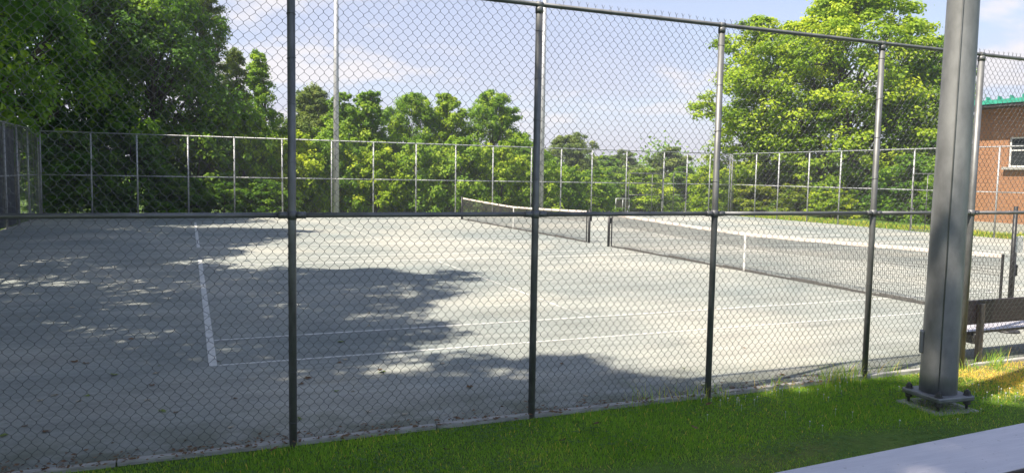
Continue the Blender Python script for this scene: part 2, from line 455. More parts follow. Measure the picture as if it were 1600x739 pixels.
# ------------------------------------------------------------------ chain-link fabric
DW, DH = 0.079, 0.094
def zigzag(name, ncol, z0, z1, radius, sides, round_corner, barbs):
    """woven wire fabric ncol diamonds wide, each wire a bent tube"""
    h2, v2 = DW / 2, DH / 2
    rows = int(round((z1 - z0) / v2))
    Vs, Fs, base = [], [], 0
    j = np.arange(rows + 1)
    for k in range(2 * ncol):
        i = np.where((k + j) % 2 == 0, k, k + 1)
        side = np.where(i == k, -1.0, 1.0)
        x = i * h2
        z = z0 + j * v2
        # hooked wires pass on alternate sides of each other
        y = side * 0.0022
        if round_corner:
            e = 0.0085
            px = np.repeat(x, 2) - np.repeat(side, 2) * 0.0012
            pz = np.stack([z - e, z + e], 1).ravel()
            py = np.repeat(y, 2) * np.tile([1, -1], rows + 1)
        else:
            px, py, pz = x.astype(float), y, z
        ph = 2 * np.pi * px / (ncol * DW)
        slack = np.clip(1.2 - np.abs(pz - 1.0), .25, 1)
        py = py + .012 * np.sin(ph + 1.3 * pz) * slack + .006 * np.sin(3 * ph + 2.1 * pz)
        pz = pz + .006 * np.sin(2 * ph + .9 * pz) + .003 * np.sin(5 * ph + 2.3 * pz)
        px = px + .005 * np.sin(ph * 2 + 1.7 * pz) + .003 * np.sin(ph * 7 + 5.1 * pz)
        P = np.stack([px, py, pz], 1)
        if barbs and k % 2 == 0:
            top = P[-1]
            P = np.vstack([P, top + np.array([0, 0, .032]), top + np.array([-.015, 0, .060])])
        elif barbs:
            top = P[-1]
            P = np.vstack([P, top + np.array([0, 0, .032]), top + np.array([.015, 0, .058])])
        n = len(P)
        ang = np.arange(sides) * 2 * np.pi / sides + np.pi / 4
        # cross-section lies roughly square to the slanted wire
        d = np.gradient(P, axis=0); d /= np.linalg.norm(d, axis=1)[:, None] + 1e-9
        a = np.cross(d, np.array([0, 1.0, 0])); a /= np.linalg.norm(a, axis=1)[:, None] + 1e-9
        b_ = np.cross(d, a)
        R = P[:, None, :] + radius * (a[:, None, :] * np.cos(ang)[None, :, None] + b_[:, None, :] * np.sin(ang)[None, :, None])
        Vs.append(R.reshape(-1, 3))
        q = np.arange(n - 1)[:, None] * sides
        kk = np.arange(sides)[None, :]; k2 = (kk + 1) % sides
        Fs.append(np.stack([q + kk, q + k2, q + sides + k2, q + sides + kk], 2).reshape(-1, 4) + base)
        base += n * sides
    return np_mesh(name, np.vstack(Vs), np.vstack(Fs), True)

FH = 3.66
NC = 26
PW = NC * DW
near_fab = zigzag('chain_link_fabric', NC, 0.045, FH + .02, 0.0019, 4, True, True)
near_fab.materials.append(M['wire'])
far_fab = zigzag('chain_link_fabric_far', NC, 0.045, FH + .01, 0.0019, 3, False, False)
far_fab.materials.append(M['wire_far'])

def ring(r, wr, tilt, name):
    mb = MB(); pts = []
    for k in range(15):
        t = 2 * math.pi * k / 14
        pts.append((r * math.cos(t), r * math.sin(t), tilt * math.cos(t)))
    mb.tube(pts, wr, 5, caps=False)
    me = mb.mesh(name); me.materials.append(M['wire'])
    return me
tie_post = ring(.0345, .0024, .006, 'wire_tie_post')
tie_rail = ring(.0235, .0022, .010, 'wire_tie_rail')

def fence(name, label, origin, rz, length, posts, fab, detail, post_r, rail_r, mats, mid=1.84, fab_y=.045, special=()):
    root = empty(name, origin, rz)
    tag(root, label, 'fence')
    pm, rm = mats
    rr = random.Random(len(posts) * 7 + int(length))
    me_post = {}
    for x in posts:
        pr = post_r * (1.18 if x in special else 1.0)
        if pr not in me_post:
            mb = MB().tube([(0, 0, -.1), (0, 0, FH - .035)], pr, 14 if detail else 8)
            me_post[pr] = mb.mesh('post'); me_post[pr].materials.append(pm)
        po = link('post', me_post[pr], root, loc=(x, 0, 0), rot=(rr.uniform(-.0025, .0025), rr.uniform(-.0025, .0025), rr.uniform(0, 6)) if not detail else (rr.uniform(-.003, .003), 0, 0))
        if detail:
            cap = MB().tube([(0, 0, FH - .075), (0, 0, FH - .03), (0, 0, FH - .012)], [pr + .004, pr + .005, pr * .55], 12)
            cap.tube([(-.03, 0, FH), (.03, 0, FH)], rail_r + .006, 12)
            cap.build('post_cap', pm, po)
            cl = MB().tube([(0, 0, mid - .035), (0, 0, mid + .035)], pr + .005, 14)
            for s in (-1, 1):
                cl.tube([(s * (pr + .002), -.002, mid), (s * (pr + .075), -.002, mid)], rail_r + .0055, 12)
                cl.tube([(s * (pr + .028), -.012 - rail_r, mid), (s * (pr + .028), -.001 - rail_r, mid)], .008, 6)
            cl.build('rail_clamp', rm, po)
            for z in (.16, .62, 1.08, 1.5, 2.22, 2.64, 3.06, 3.44):
                link('wire_tie', tie_post, po, loc=(0, .004, z + rr.uniform(-.07, .07)), rot=(rr.uniform(-.08, .08), rr.uniform(-.08, .08), rr.uniform(0, 6)))
    n = 12 if detail else 8
    tr = MB().tube([(-.0, 0, FH), (length, 0, FH)], rail_r, n).build('top_rail', rm, root)
    mr = empty
    ends = sorted(posts)
    for a, b_ in zip(ends[:-1], ends[1:]):
        ro = MB().tube([(a + post_r * .8, -.002, mid), (b_ - post_r * .8, -.002, mid)], rail_r * .97, n).build('middle_rail', rm, root)
        if detail:
            t = a + .28
            while t < b_ - .12:
                link('wire_tie', tie_rail, ro, loc=(t, .004, mid), rot=(0, math.pi / 2, rr.uniform(-.2, .2)))
                t += rr.uniform(.38, .47)
            t = a + .2
            while t < b_ - .1:
                link('wire_tie', tie_rail, tr, loc=(t, .004, FH), rot=(0, math.pi / 2, rr.uniform(-.2, .2)))
                t += rr.uniform(.42, .55)
    k = 0
    while k * PW < length - .02:
        w = min(1.0, (length - k * PW) / PW)
        o = link('chain_link_fabric', fab, root, loc=(k * PW, fab_y, 0))
        if w < .999: o.scale = (w, 1, 1)
        tag(o, kind='stuff')
        k += 1
    return root

NY = -2.85
near_posts = [-5.95 + 6.02, -3.63 + 6.02, -1.55 + 6.02, .52 + 6.02, 2.61 + 6.02, 4.55 + 6.02, 6.66 + 6.02, 8.20 + 6.02] + [8.20 + 6.02 + 2.1 * i for i in range(1, 11)]
fence('chain_link_fence', 'nearest tall chain link fence between the lawn and the court, grey posts', (-6.02, NY, 0), 0, 35.7,
      near_posts, near_fab, True, .031, .0205, (M['galv'], M['galv_rail']), special=(8.20 + 6.02,))
farx = [-5.95, -4.07, -2.29, -.24, 1.71, 3.83, 6.11, 8.13, 10.29, 12.39, 14.43, 16.63, 18.4, 20.3, 22.5, 24.98, 26.57, 28.2, 29.65]
fence('chain_link_fence', 'far chain link fence along the back of the courts before the trees', (-5.98, 28.45, 0), 0, 35.65,
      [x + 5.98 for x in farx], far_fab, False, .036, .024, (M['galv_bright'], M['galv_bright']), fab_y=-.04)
righty = [28.33, 26.2, 24.37, 22.13, 20.02, 17.81, 15.82, 14.0, 11.9, 10.0, 7.9, 5.8, 3.7, 1.6, -.5, -2.75]
fence('chain_link_fence', 'chain link fence on the far right side before the brick building', (29.72, -2.78, 0), math.pi / 2, 31.15,
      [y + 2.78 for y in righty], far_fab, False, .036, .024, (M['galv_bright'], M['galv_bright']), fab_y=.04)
lefty = [-2.75 + 2.05 * i for i in range(15)] + [28.3]
lf = fence('chain_link_fence', 'chain link fence on the left side hung with dark windscreen cloth', (-5.98, -2.78, 0), math.pi / 2, 31.15,
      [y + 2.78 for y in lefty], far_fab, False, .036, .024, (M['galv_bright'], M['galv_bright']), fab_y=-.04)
# windscreen cloth hung outside the left fence, sagging a little between ties
for i in range(13):
    a, b_ = lefty[i] + 2.78 + .03, lefty[i + 1] + 2.78 - .03
    V, F = [], []
    for u_ in range(9):
        for w_ in range(7):
            t = u_ / 8; q = w_ / 6
            sag = .05 * math.sin(math.pi * t) * (1 if w_ == 6 else .6)
            V.append((a + (b_ - a) * t, .075 + .025 * math.sin(7 * t + i + q * 3) * math.sin(math.pi * q), .08 + (FH - .22) * q - (sag if w_ == 6 else 0)))
    for u_ in range(8):
        for w_ in range(6):
            F.append((u_ * 7 + w_, u_ * 7 + 7 + w_, u_ * 7 + 8 + w_, u_ * 7 + 1 + w_))
    MB().add(V, F, True).build('windscreen_panel', M['screen'], lf)

def gate(name, label, origin, rz, leaf_list):
    g = empty(name, origin, rz); tag(g, label, 'gate')
    for (x0, x1, z1, bars, uprights) in leaf_list:
        r = .021
        mb = MB().tube([(x0, 0, .08), (x0, 0, z1 - .06), (x0 + .06, 0, z1), (x1 - .06, 0, z1), (x1, 0, z1 - .06), (x1, 0, .08), (x0, 0, .08)], r, 8)
        lf_ = mb.build('gate_frame', M['galv'], g)
        for z in bars: MB().tube([(x0, 0, z), (x1, 0, z)], r * .85, 8).build('rail', M['galv'], lf_)
        for x in uprights: MB().tube([(x, 0, .08), (x, 0, z1)], r * .85, 8).build('upright', M['galv'], lf_)
        MB().box(x1 - .09, x1 + .05, -.04, .04, .95, 1.02, .01).build('latch', M['galv'], lf_)
    return g
gate('walk_gate', 'double metal gate in the far fence near its right end', (0, 28.36, 0), 0,
     [(22.62, 24.86, 2.40, (1.86, 1.18), (24.16,)), (25.62, 26.48, 2.52, (1.18,), ())])
gate('walk_gate', 'single metal gate in the right fence beside the building', (29.62, 0, 0), math.pi / 2,
     [(14.12, 15.70, 2.56, (.84,), (15.0,))])

# ------------------------------------------------------------------ nets
def net(label, y0):
    x = 11.885
    yA, yB = y0 - .914, y0 + LW + .914
    root = empty('tennis_net', (x, (yA + yB) / 2, 0)); tag(root, label, 'net', 'nets on the two courts')
    H = (yB - yA) / 2
    top = lambda t: .914 + (1.055 - .914) * (abs(t) / H) ** 1.25
    for s in (-1, 1):
        po = MB().tube([(0, s * H, -.1), (0, s * H, 1.10)], .042, 12).build('post', M['black_post'], root)
        MB().tube([(0, s * H, 1.098), (0, s * H, 1.115)], [.044, .03], 12).build('post_cap', M['black_post'], po)
        MB().box(.042, .085, s * H - .03, s * H + .03, .72, .90, .008).build('winch', M['black_post'], po)
    e = H - .17
    mb = MB(); r = .0017
    nyv = int(2 * e / .046)
    for i in range(nyv + 1):
        t = -e + 2 * e * i / nyv
        mb.box(-r, r, t - r, t + r, .025, top(t) - .03)
    def course(z_of, y_a=-e, y_b=e, dx=0.0):
        seg = 16
        for k in range(seg):
            a, c = -e + 2 * e * k / seg, -e + 2 * e * (k + 1) / seg
            mb.tube([(dx, a, z_of(a)), (dx, c, z_of(c))], r, 4, caps=False, smooth=False)
    for i in range(20):
        q = .03 + i * .0445
        course(lambda t, q=q: q + (top(t) - .914) * q / .914)
    # doubled upper courses
    for i in range(nyv):
        t = -e + 2 * e * (i + .5) / nyv
        mb.box(.006 - r, .006 + r, t - r, t + r, top(t) - .36, top(t) - .03)
    for i in range(7): course(lambda t, i=i: top(t) - .07 - i * .046, dx=.006)
    o = mb.build('netting', M['net_cord'], root); tag(o, kind='stuff')
    seg = 28; V, F = [], []
    for k in range(seg + 1):
        t = -e + 2 * e * k / seg; z = top(t)
        wob = .004 * math.sin(k * 1.7)
        V += [(-.012, t, z - .062 + wob), (-.012, t, z - .006), (0, t, z + .006), (.012, t, z - .006), (.012, t, z - .062 + wob)]
    for k in range(seg):
        for q in range(4):
            b_ = k * 5 + q; F.append((b_, b_ + 5, b_ + 6, b_ + 1))
    MB().add(V, F, True).build('headband', M['net_band'], root)
    st = MB().box(-.016, .016, -.026, .026, .01, .925, .004).build('centre_strap', M['white'], root)
    MB().box(-.03, .03, -.04, .04, .002, .02, .004).build('strap_anchor', M['galv'], st)
    V, F = [], []
    for s in (-1, 1):
        MB().box(-.016, .016, s * e - .018, s * e + .018, .02, top(e) + .005, .004).build('side_band', M['black_post'], root)
        cb = MB()
        for z in (.12, .4, .68, 1.02): cb.tube([(0, s * e, z), (0, s * H, z + .01)], .005, 5)
        cb.build('lacing', M['net_cord'], root)
    cb = MB()
    for k in range(16):
        a, c = -e + 2 * e * k / 16, -e + 2 * e * (k + 1) / 16
        cb.box(-.013, .013, a, c - .002, .012, .05 + .012 * (k % 3), 0)
    cb.build('bottom_band', M['net_cord'], root)
    return root
net('black tennis net of the nearer court, white headband and centre strap', 0.0)
net('black tennis net of the farther court, its white headband sagging', LW + GAP)

# ------------------------------------------------------------------ lamp pole on the lawn
def floodlight(parent, x, y, z, rz):
    f_ = MB().box(x - .28, x + .28, y - .12, y + .2, z - .2, z + .2, .05).build('floodlight', M['floodlight'], parent)
    MB().box(x - .24, x + .24, y + .2, y + .215, z - .17, z + .17).build('lens', M['glass'], f_)
LX, LY = 6.51, -3.87
lamp = empty('floodlight_pole', (LX, LY, 0))
tag(lamp, 'thick grey steel floodlight pole bolted to a base plate on the grass', 'light pole')
MB().tube([(0, 0, .148), (0, 0, .35), (0.012, 0, 3.9), (.03, 0, 11.8)], [.166, .165, .137, .085], 12, smooth=True, twist=math.radians(40)).build('shaft', M['pole'], lamp)
MB().tube([(-.128, -.106, .16), (-.104, -.088, 3.9), (-.05, -.05, 11.5)], [.006, .006, .004], 5).build('weld_seam', M['pole'], lamp)
pr = math.radians(-5)
def rot2(x, y, a=pr): return (x * math.cos(a) - y * math.sin(a), x * math.sin(a) + y * math.cos(a))
pl = MB().box(-.225, .225, -.225, .225, .105, .152, .012).build('base_plate', M['pole'], lamp, rot=(0, 0, pr))
MB().box(-.265, .265, -.265, .265, -.2, .014, .02).build('concrete_pad', M['concrete'], lamp, rot=(0, 0, pr))
for sx_ in (-1, 1):
    for sy_ in (-1, 1):
        bo = MB().tube([(0, 0, .02), (0, 0, .207)], .013, 8).build('anchor_bolt', M['bolt'], lamp, loc=(*rot2(sx_ * .176, sy_ * .176), 0))
        MB().tube([(0, 0, .153), (0, 0, .160)], .038, 14).tube([(0, 0, .160), (0, 0, .186)], .029, 6, smooth=False).build('nut', M['bolt'], bo)
        MB().tube([(0, 0, .062), (0, 0, .104)], .033, 6, smooth=False).build('levelling_nut', M['bolt'], bo)
        MB().tube([(0, 0, .186), (0, 0, .196)], .022, 6, smooth=False).build('jam_nut', M['bolt'], bo)
MB().box(.145, .185, -.05, .05, .52, .74, .01).build('handhole_cover', M['pole'], lamp, rot=(0, 0, math.radians(131)))
MB().tube([(.02, -1.2, 11.6), (.02, 1.2, 11.6)], .05, 8).build('crossarm', M['pole'], lamp)
for yy in (-1.0, 0.0, 1.0): floodlight(lamp, .05, yy, 11.9, 0)

def far_pole(x, y, label):
    p = empty('floodlight_pole', (x, y, 0)); tag(p, label, 'light pole', 'slender poles at the far fence')
    MB().tube([(0, 0, -.1), (0, 0, 13.6)], [.15, .095], 12).build('shaft', M['galv_bright'], p)
    MB().box(-.22, .22, -.22, .22, .0, .03).build('base_plate', M['galv_bright'], p)
    MB().tube([(-1.2, 0, 13.4), (1.2, 0, 13.4)], .05, 8).build('crossarm', M['galv_bright'], p)
    for xx in (-1, 0, 1): floodlight(p, xx, 0, 13.7, 0)
far_pole(6.42, 28.95, 'slender pale pole at the far fence in front of the round maples')
far_pole(17.45, 28.95, 'slender pale pole at the far fence, mostly hidden by a near post')

# ------------------------------------------------------------------ benches
def bench(label, x0, x1, yb, zs, zb0, zb1, depth, gz_, back=True, leg_dx=.22, rz=0.0):
    b_ = empty('bench', ((x0 + x1) / 2, yb + depth / 2, gz_), rz); tag(b_, label, 'bench')
    h = (x1 - x0) / 2; yb0 = -depth / 2
    zs -= gz_; zb0 -= gz_; zb1 -= gz_
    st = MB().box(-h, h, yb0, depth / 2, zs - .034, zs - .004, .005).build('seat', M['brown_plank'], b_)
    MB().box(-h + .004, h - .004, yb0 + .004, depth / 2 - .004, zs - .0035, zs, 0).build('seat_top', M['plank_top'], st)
    if back:
        MB().box(-h, h, yb0 - .05, yb0 - .012, zb0, zb1, .006).build('backrest', M['brown_plank'], b_)
    for s in (-1, 1):
        x = s * (h - leg_dx)
        if back:
            MB().box(x - .035, x + .035, yb0 - .115, yb0 - .052, -.08, zb1 - .035, .008).build('leg', M['leg'], b_)
        else:
            MB().box(x - .04, x + .04, yb0 + .04, yb0 + .11, -.15, zs - .036, .008).build('leg', M['leg'], b_)
        MB().box(x - .035, x + .035, depth / 2 - .12, depth / 2 - .05, -.15, zs - .036, .008).build('leg', M['leg'], b_)
        MB().box(x - .03, x + .03, yb0 - .05 if back else yb0 + .112, depth / 2 - .122, zs - .15, zs - .038, .006).build('seat_bracket', M['bolt'], b_)
    return b_
bench('dark brown bench with pale seat inside the court, backing onto the near fence', 8.42, 11.0, -2.66, .375, .47, .765, .42, 0.0)
bench('pale grey topped plank seat on the lawn close to the viewer', 1.0, 6.2, -6.80, .90, 0, 0, .41, gz(3, -6.6), back=False, leg_dx=.6, rz=math.radians(2.8))

sc = empty('score_post', (10.92, -1.55, 0)); tag(sc, 'slim dark post with a small white card beside the near net post', 'post')
MB().tube([(0, 0, 0), (.0, 0, 1.86)], .03, 8).build('shaft', M['black_post'], sc)
MB().box(.03, .20, -.012, .012, 1.18, 1.42, .004).build('card', M['white'], sc)
MB().tube([(0, 0, 0), (0, 0, .03)], .16, 14).build('foot', M['black_post'], sc)

# ------------------------------------------------------------------ brick building
BX, BY = 33.0, 15.3
bd = empty('brick_building', (BX, BY, 0)); tag(bd, 'tan brick building with green metal roof edge beyond the right fence', 'building')
wy0, wy1, wz0, wz1 = -2.85, -1.50, 2.92, 4.22      # window opening (local y)
mb = MB()
mb.box(0, .3, -1.5, 0, .46, 5.5).box(0, .3, -12.5, -2.85, .46, 5.5).box(0, .3, -2.85, -1.5, .46, wz0).box(0, .3, -2.85, -1.5, wz1, 5.5)
mb.box(.302, 12, -.3, 0, .46, 5.5).box(.302, 12, -12.5, -12.2, .46, 5.5).box(11.7, 12, -12.198, -.302, .46, 5.5)
mb.build('wall', M['brick'], bd)
MB().box(-.06, 12.06, -12.56, .06, -.3, .458).build('foundation', M['concrete'], bd)
rf = MB().box(-.95, 12.9, -13.3, .75, 5.50, 5.62).build('fascia', M['fascia'], bd)
mb = MB()
V = [(-1.0, -13.35, 5.623), (12.95, -13.35, 5.623), (12.95, .8, 5.623), (-1.0, .8, 5.623),
     (-1.0, -13.35, 5.80), (12.95, -13.35, 5.80), (12.95, .8, 5.80), (-1.0, .8, 5.80), (6, -6.5, 6.35), (6, -6.0, 6.35)]
mb.add(V, [(3, 2, 1, 0), (0, 1, 5, 4), (1, 2, 6, 5), (2, 3, 7, 6), (3, 0, 4, 7), (4, 5, 8), (5, 6, 9, 8), (6, 7, 9), (7, 4, 8, 9)])
ro = mb.build('roof', M['green_metal'], bd)
for i in range(26):
    y = .55 - i * .53
    MB().add([(-1.01, y - .03, 5.78), (-1.01, y + .03, 5.78), (-.70, y + .03, 5.80), (-.70, y - .03, 5.80), (-1.01, y - .012, 5.95), (-1.01, y + .012, 5.95), (-.80, y + .012, 5.93), (-.80, y - .012, 5.93)],
             [(3, 2, 1, 0), (4, 5, 6, 7), (0, 1, 5, 4), (1, 2, 6, 5), (2, 3, 7, 6), (3, 0, 4, 7)]).build('roof_seam', M['green_metal'], ro)
wd = MB()
fx0, fx1 = .07, .14
wd.box(fx0, fx1, wy0, wy0 + .07, wz0, wz1).box(fx0, fx1, wy1 - .07, wy1, wz0, wz1).box(fx0, fx1, wy0 + .07, wy1 - .07, wz1 - .07, wz1).box(fx0, fx1, wy0 + .07, wy1 - .07, wz0, wz0 + .06)
wd.box(fx0 + .01, fx1 - .01, wy0 + .07, wy1 - .07, 3.62, 3.67)
wi = wd.build('window', M['white'], bd)
for (a, c) in ((wz0 + .062, 3.618), (3.672, wz1 - .072)):
    MB().box(.10, .11, wy0 + .072, wy1 - .072, a, c).build('pane', M['glass'], wi)
MB().box(-.20, .16, wy0 - .14, wy1 + .14, wz0 - .125, wz0 - .003, .01).build('sill', M['concrete'], wi)
MB().box(.9, 1.1, -.4, -.3, .5, .6).build('vent', M['fascia'], bd) if False else None

# ------------------------------------------------------------------ small things beyond the far fence
sh = empty('picnic_shelter', (29.4, 60, gz(29.4, 60))); tag(sh, 'low shelter with faded mauve roof beyond the far fence', 'shelter')
zt = -.46 - gz(29.4, 60)
mb = MB()
V = [(-2.7, -1.6, zt - .80), (2.7, -1.6, zt - .80), (2.7, 1.6, zt - .80), (-2.7, 1.6, zt - .80), (-1.6, 0, zt), (1.6, 0, zt)]
mb.add(V, [(3, 2, 1, 0), (0, 1, 5, 4), (1, 2, 5), (2, 3, 4, 5), (3, 0, 4)]).build('roof', M['shelter'], sh)
for sx_ in (-2.3, 2.3):
    for sy_ in (-1.3, 1.3):
        MB().tube([(sx_, sy_, 0), (sx_, sy_, zt - .802)], .07, 8).build('post', M['white'], sh)
lp = empty('lamp_post', (30.2, 62, gz(30.2, 62))); tag(lp, 'pale lamp post with twin white heads behind the mauve roof', 'lamp post')
zz = 2.0 - gz(30.2, 62)
MB().tube([(0, 0, -.1), (0, 0, zz)], [.17, .15], 10).build('shaft', M['bark_pale'], lp)
for i, (dx, dz) in enumerate(((.45, -.05), (.62, -.35))):
    hd = MB().tube([(.1, 0, zz + dz), (dx, 0, zz + dz + .04)], .04, 6).build('bracket', M['galv_bright'], lp)
    MB().tube([(dx, -.02, zz + dz + .06), (dx + .16, -.25, zz + dz - .04), (dx + .2, -.3, zz + dz - .06)], [.09, .2, .19], 10).build('lamp_head', M['white'], hd)
lp = empty('lamp_post', (46.2, 80, gz(46.2, 80))); tag(lp, 'small distant street lamp with curved arm among the trees', 'lamp post')
zz = -.6 - gz(46.2, 80)
MB().tube([(0, 0, -.1), (0, 0, zz - .8), (.2, 0, zz - .2), (.8, 0, zz), (1.3, 0, zz)], [.1, .08, .07, .05, .05], 8).build('shaft', M['leg'], lp)
MB().box(1.1, 1.9, -.15, .15, zz - .06, zz + .1, .05).build('lamp_head', M['white'], lp)
gl = empty('goal_frame', (25.4, 33.5, gz(25.4, 33.5))); tag(gl, 'small white tube goal frame with dark back behind the far gate', 'goal')
zz = .80 - gz(25.4, 33.5)
g0 = MB().tube([(-.55, 0, 0), (-.55, 0, zz), (.45, 0, zz), (.45, 0, 0)], .035, 8).tube([(-.05, 0, 0), (-.05, 0, zz)], .03, 8).tube([(.45, 0, zz * .5), (.05, -.4, 0)], .03, 8).build('frame', M['galv_bright'], gl)
MB().box(-.50, .40, .05, .07, .3, zz - .08).build('back_panel', M['leg'], gl)

# ------------------------------------------------------------------ trees
rng = np.random.default_rng(11)
def unit(v): return v / (np.linalg.norm(v, axis=-1, keepdims=True) + 1e-9)

def env(kind, t):
    t = np.clip(t, 0, 1)
    if kind == 'round': return np.sqrt(np.clip(1 - (2 * t - .9) ** 2 / 1.22, .02, 1)) * (1 - .12 * t)
    if kind == 'broad': return np.clip(np.where(t < .35, .62 + 1.08 * t, 1 - ((t - .35) / .68) ** 2.1), .08, 1)
    if kind == 'conic': return np.clip((1 - t) ** .75 * (.55 + 1.2 * np.minimum(t, .35)), .05, 1)
    if kind == 'bush': return np.sqrt(np.clip(1 - (t * .98) ** 2, .02, 1))
    return 1 - t

def make_tree(seed, h, r, zb, kind, lobes, clumps, leaves, leaf, lobe_k=.36, droop=0.0, hang=.0):
    g = np.random.default_rng(seed)
    ch = h - zb
    t = (np.arange(lobes) + g.uniform(.1, .9, lobes)) / lobes
    t = t ** (.85)
    az = np.arange(lobes) * 2.39996 + g.uniform(-.5, .5, lobes)
    e = env(kind, t) * r
    rad = e * g.uniform(.35, .78, lobes)
    lr = np.clip(r * lobe_k * g.uniform(.75, 1.25, lobes) * (.55 + .55 * env(kind, t)), .25, None)
    lc = np.stack([np.cos(az) * rad, np.sin(az) * rad, zb + t * (ch - lr * .6)], 1)
    # clumps of leaves on and in each lobe
    d = unit(g.normal(size=(lobes, clumps, 3)) + np.array([0, 0, .35]) + .55 * unit(lc * np.array([1, 1, .2]))[:, None, :])
    cd = g.uniform(.35, 1.12, (lobes, clumps, 1))
    cc = lc[:, None, :] + d * cd * lr[:, None, None] * np.array([1, 1, .8])
    cr = lr[:, None] * g.uniform(.26, .52, (lobes, clumps))
    cvar = np.clip(.45 + .22 * g.normal(size=(lobes, clumps)) + .12 * g.normal(size=(lobes, 1)), 0, 1)
    cc = cc.reshape(-1, 3); d = d.reshape(-1, 3); cr = cr.ravel(); cvar = cvar.ravel()
    n = len(cc)
    od = unit(g.normal(size=(n, leaves, 3)) + np.array([0, 0, .45]) + .5 * d[:, None, :])
    orad = g.uniform(.25, 1.0, (n, leaves, 1)) ** .6 * (1 + .25 * g.normal(size=(n, leaves, 1)))
    off = od * orad * cr[:, None, None] * np.array([1.15, 1.15, .72])
    off[:, :, 2] -= hang * (off[:, :, 0] ** 2 + off[:, :, 1] ** 2) / np.maximum(cr[:, None], .1)
    c = (cc[:, None, :] + off).reshape(-1, 3)
    nrm = unit(.55 * np.array([0, 0, 1.0]) + .75 * od.reshape(-1, 3) + .38 * g.normal(size=c.shape))
    tang = unit(np.cross(nrm, g.normal(size=c.shape)))
    tang[:, 2] -= droop; tang = unit(tang)
    bit = unit(np.cross(nrm, tang))
    L = leaf * g.uniform(.6, 1.25, (len(c), 1)); W = L * g.uniform(.55, .85, (len(c), 1))
    p0 = c - tang * L * .5
    p1 = c + bit * W * .5 + nrm * L * .10 + tang * L * .05
    p2 = c + tang * L * .55
    p3 = c - bit * W * .5 + nrm * L * .10 + tang * L * .05
    V = np.stack([p0, p1, p2, p3], 1).reshape(-1, 3)
    keep = np.ones(len(c), bool)
    q = np.arange(len(c))[:, None] * 4
    F = np.concatenate([q + np.array([[0, 1, 2]]), q + np.array([[0, 2, 3]])], 0)
    var = np.clip(np.repeat(cvar, leaves) + .16 * g.normal(size=len(c)), 0, 1)
    crown = np_mesh('crown', V, F, False, np.repeat(var, 4))
    # trunk with limbs out to every lobe
    mb = MB()
    tr = max(.05, .021 * h)
    lean = g.normal(size=2) * .03 * h
    top = np.array([lean[0], lean[1], zb + ch * .78])
    def trunk_at(z):
        s = z / top[2]
        return np.array([lean[0] * s * s + .012 * h * math.sin(5 * s + seed), lean[1] * s * s + .012 * h * math.cos(4 * s + seed), z])
    tz = np.linspace(-.25, top[2], 9)
    pts = [trunk_at(z) for z in tz]
    mb.tube(pts, [tr * (1.35 if i == 0 else 1.08 if i == 1 else 1) * (1 - .86 * i / 8) + .012 for i in range(9)], 9)
    for i in range(lobes):
        c_ = lc[i]
        z0 = max(zb * .55, min(top[2] * .97, c_[2] - .75 * math.hypot(c_[0], c_[1]) - .15 * ch))
        z0 = max(z0, .25 * zb + .3)
        a = trunk_at(z0)
        s = z0 / top[2]
        r0 = max(.014, tr * (1 - .8 * s) * .5)
        mid_ = a * .5 + c_ * .5 + np.array([0, 0, .07 * np.linalg.norm(c_ - a)]) + g.normal(size=3) * .06 * np.linalg.norm(c_ - a)
        mb.tube([a, a * .72 + mid_ * .28 + np.array([0, 0, .02]), mid_, c_], [r0, r0 * .8, r0 * .55, r0 * .28], 6, caps=False)
        for k in range(min(clumps, 7)):
            e_ = cc[i * clumps + k]
            b_ = mid_ * .3 + c_ * .7
            mb.tube([b_, b_ * .45 + e_ * .55 + g.normal(size=3) * .05, e_], [r0 * .3, r0 * .2, r0 * .08], 4, caps=False)
    trunk = mb.mesh('trunk'); trunk.materials.append(M['bark'])
    crown.materials.append(M['leaf_mid'])
    return trunk, crown

KIND = {
    'maple_a': make_tree(1, 14.0, 5.2, 2.0, 'broad', 46, 14, 95, .215, .32),
    'maple_b': make_tree(2, 13.0, 4.6, 1.4, 'round', 46, 13, 95, .205, .32),
    'maple_t': make_tree(14, 18.0, 4.2, 10.2, 'round', 40, 11, 56, .19, .27),
    'shade_a': make_tree(15, 14.0, 5.0, 4.5, 'broad', 52, 11, 56, .19, .25),
    'shade_b': make_tree(16, 15.0, 5.0, 4.0, 'round', 56, 11, 56, .19, .25),
    'lime_a': make_tree(3, 15.0, 6.3, .9, 'broad', 60, 13, 88, .215, .262),
    'lime_b': make_tree(4, 13.0, 4.4, 1.5, 'round', 40, 13, 84, .205, .30),
    'airy': make_tree(5, 12.0, 2.9, 1.2, 'conic', 44, 9, 60, .14, .32),
    'cone': make_tree(6, 9.5, 2.1, .8, 'conic', 38, 9, 65, .14, .40),
    'mid_a': make_tree(7, 8.6, 2.9, .7, 'round', 30, 11, 80, .20, .34),
    'mid_b': make_tree(8, 8.6, 2.6, .6, 'broad', 28, 11, 80, .20, .35),
    'mid_c': make_tree(9, 8.6, 2.4, .6, 'round', 24, 11, 80, .20, .40),
    'bush_a': make_tree(10, 3.6, 2.1, .2, 'bush', 20, 9, 70, .17, .38),
    'bush_b': make_tree(12, 3.6, 1.9, .15, 'bush', 18, 9, 70, .17, .40),
}
BASEH = {k: v for k, v in dict(shade_a=14, shade_b=15, maple_t=18, maple_a=14, maple_b=13, lime_a=15, lime_b=13, airy=12, cone=9.5, mid_a=8.6, mid_b=8.6, mid_c=8.6, bush_a=3.6, bush_b=3.6).items()}
BASER = dict(shade_a=5.0, shade_b=5.0, maple_t=4.2, maple_a=5.2, maple_b=4.6, lime_a=6.3, lime_b=4.4, airy=2.9, cone=2.1, mid_a=2.9, mid_b=2.6, mid_c=2.4, bush_a=2.1, bush_b=1.9)

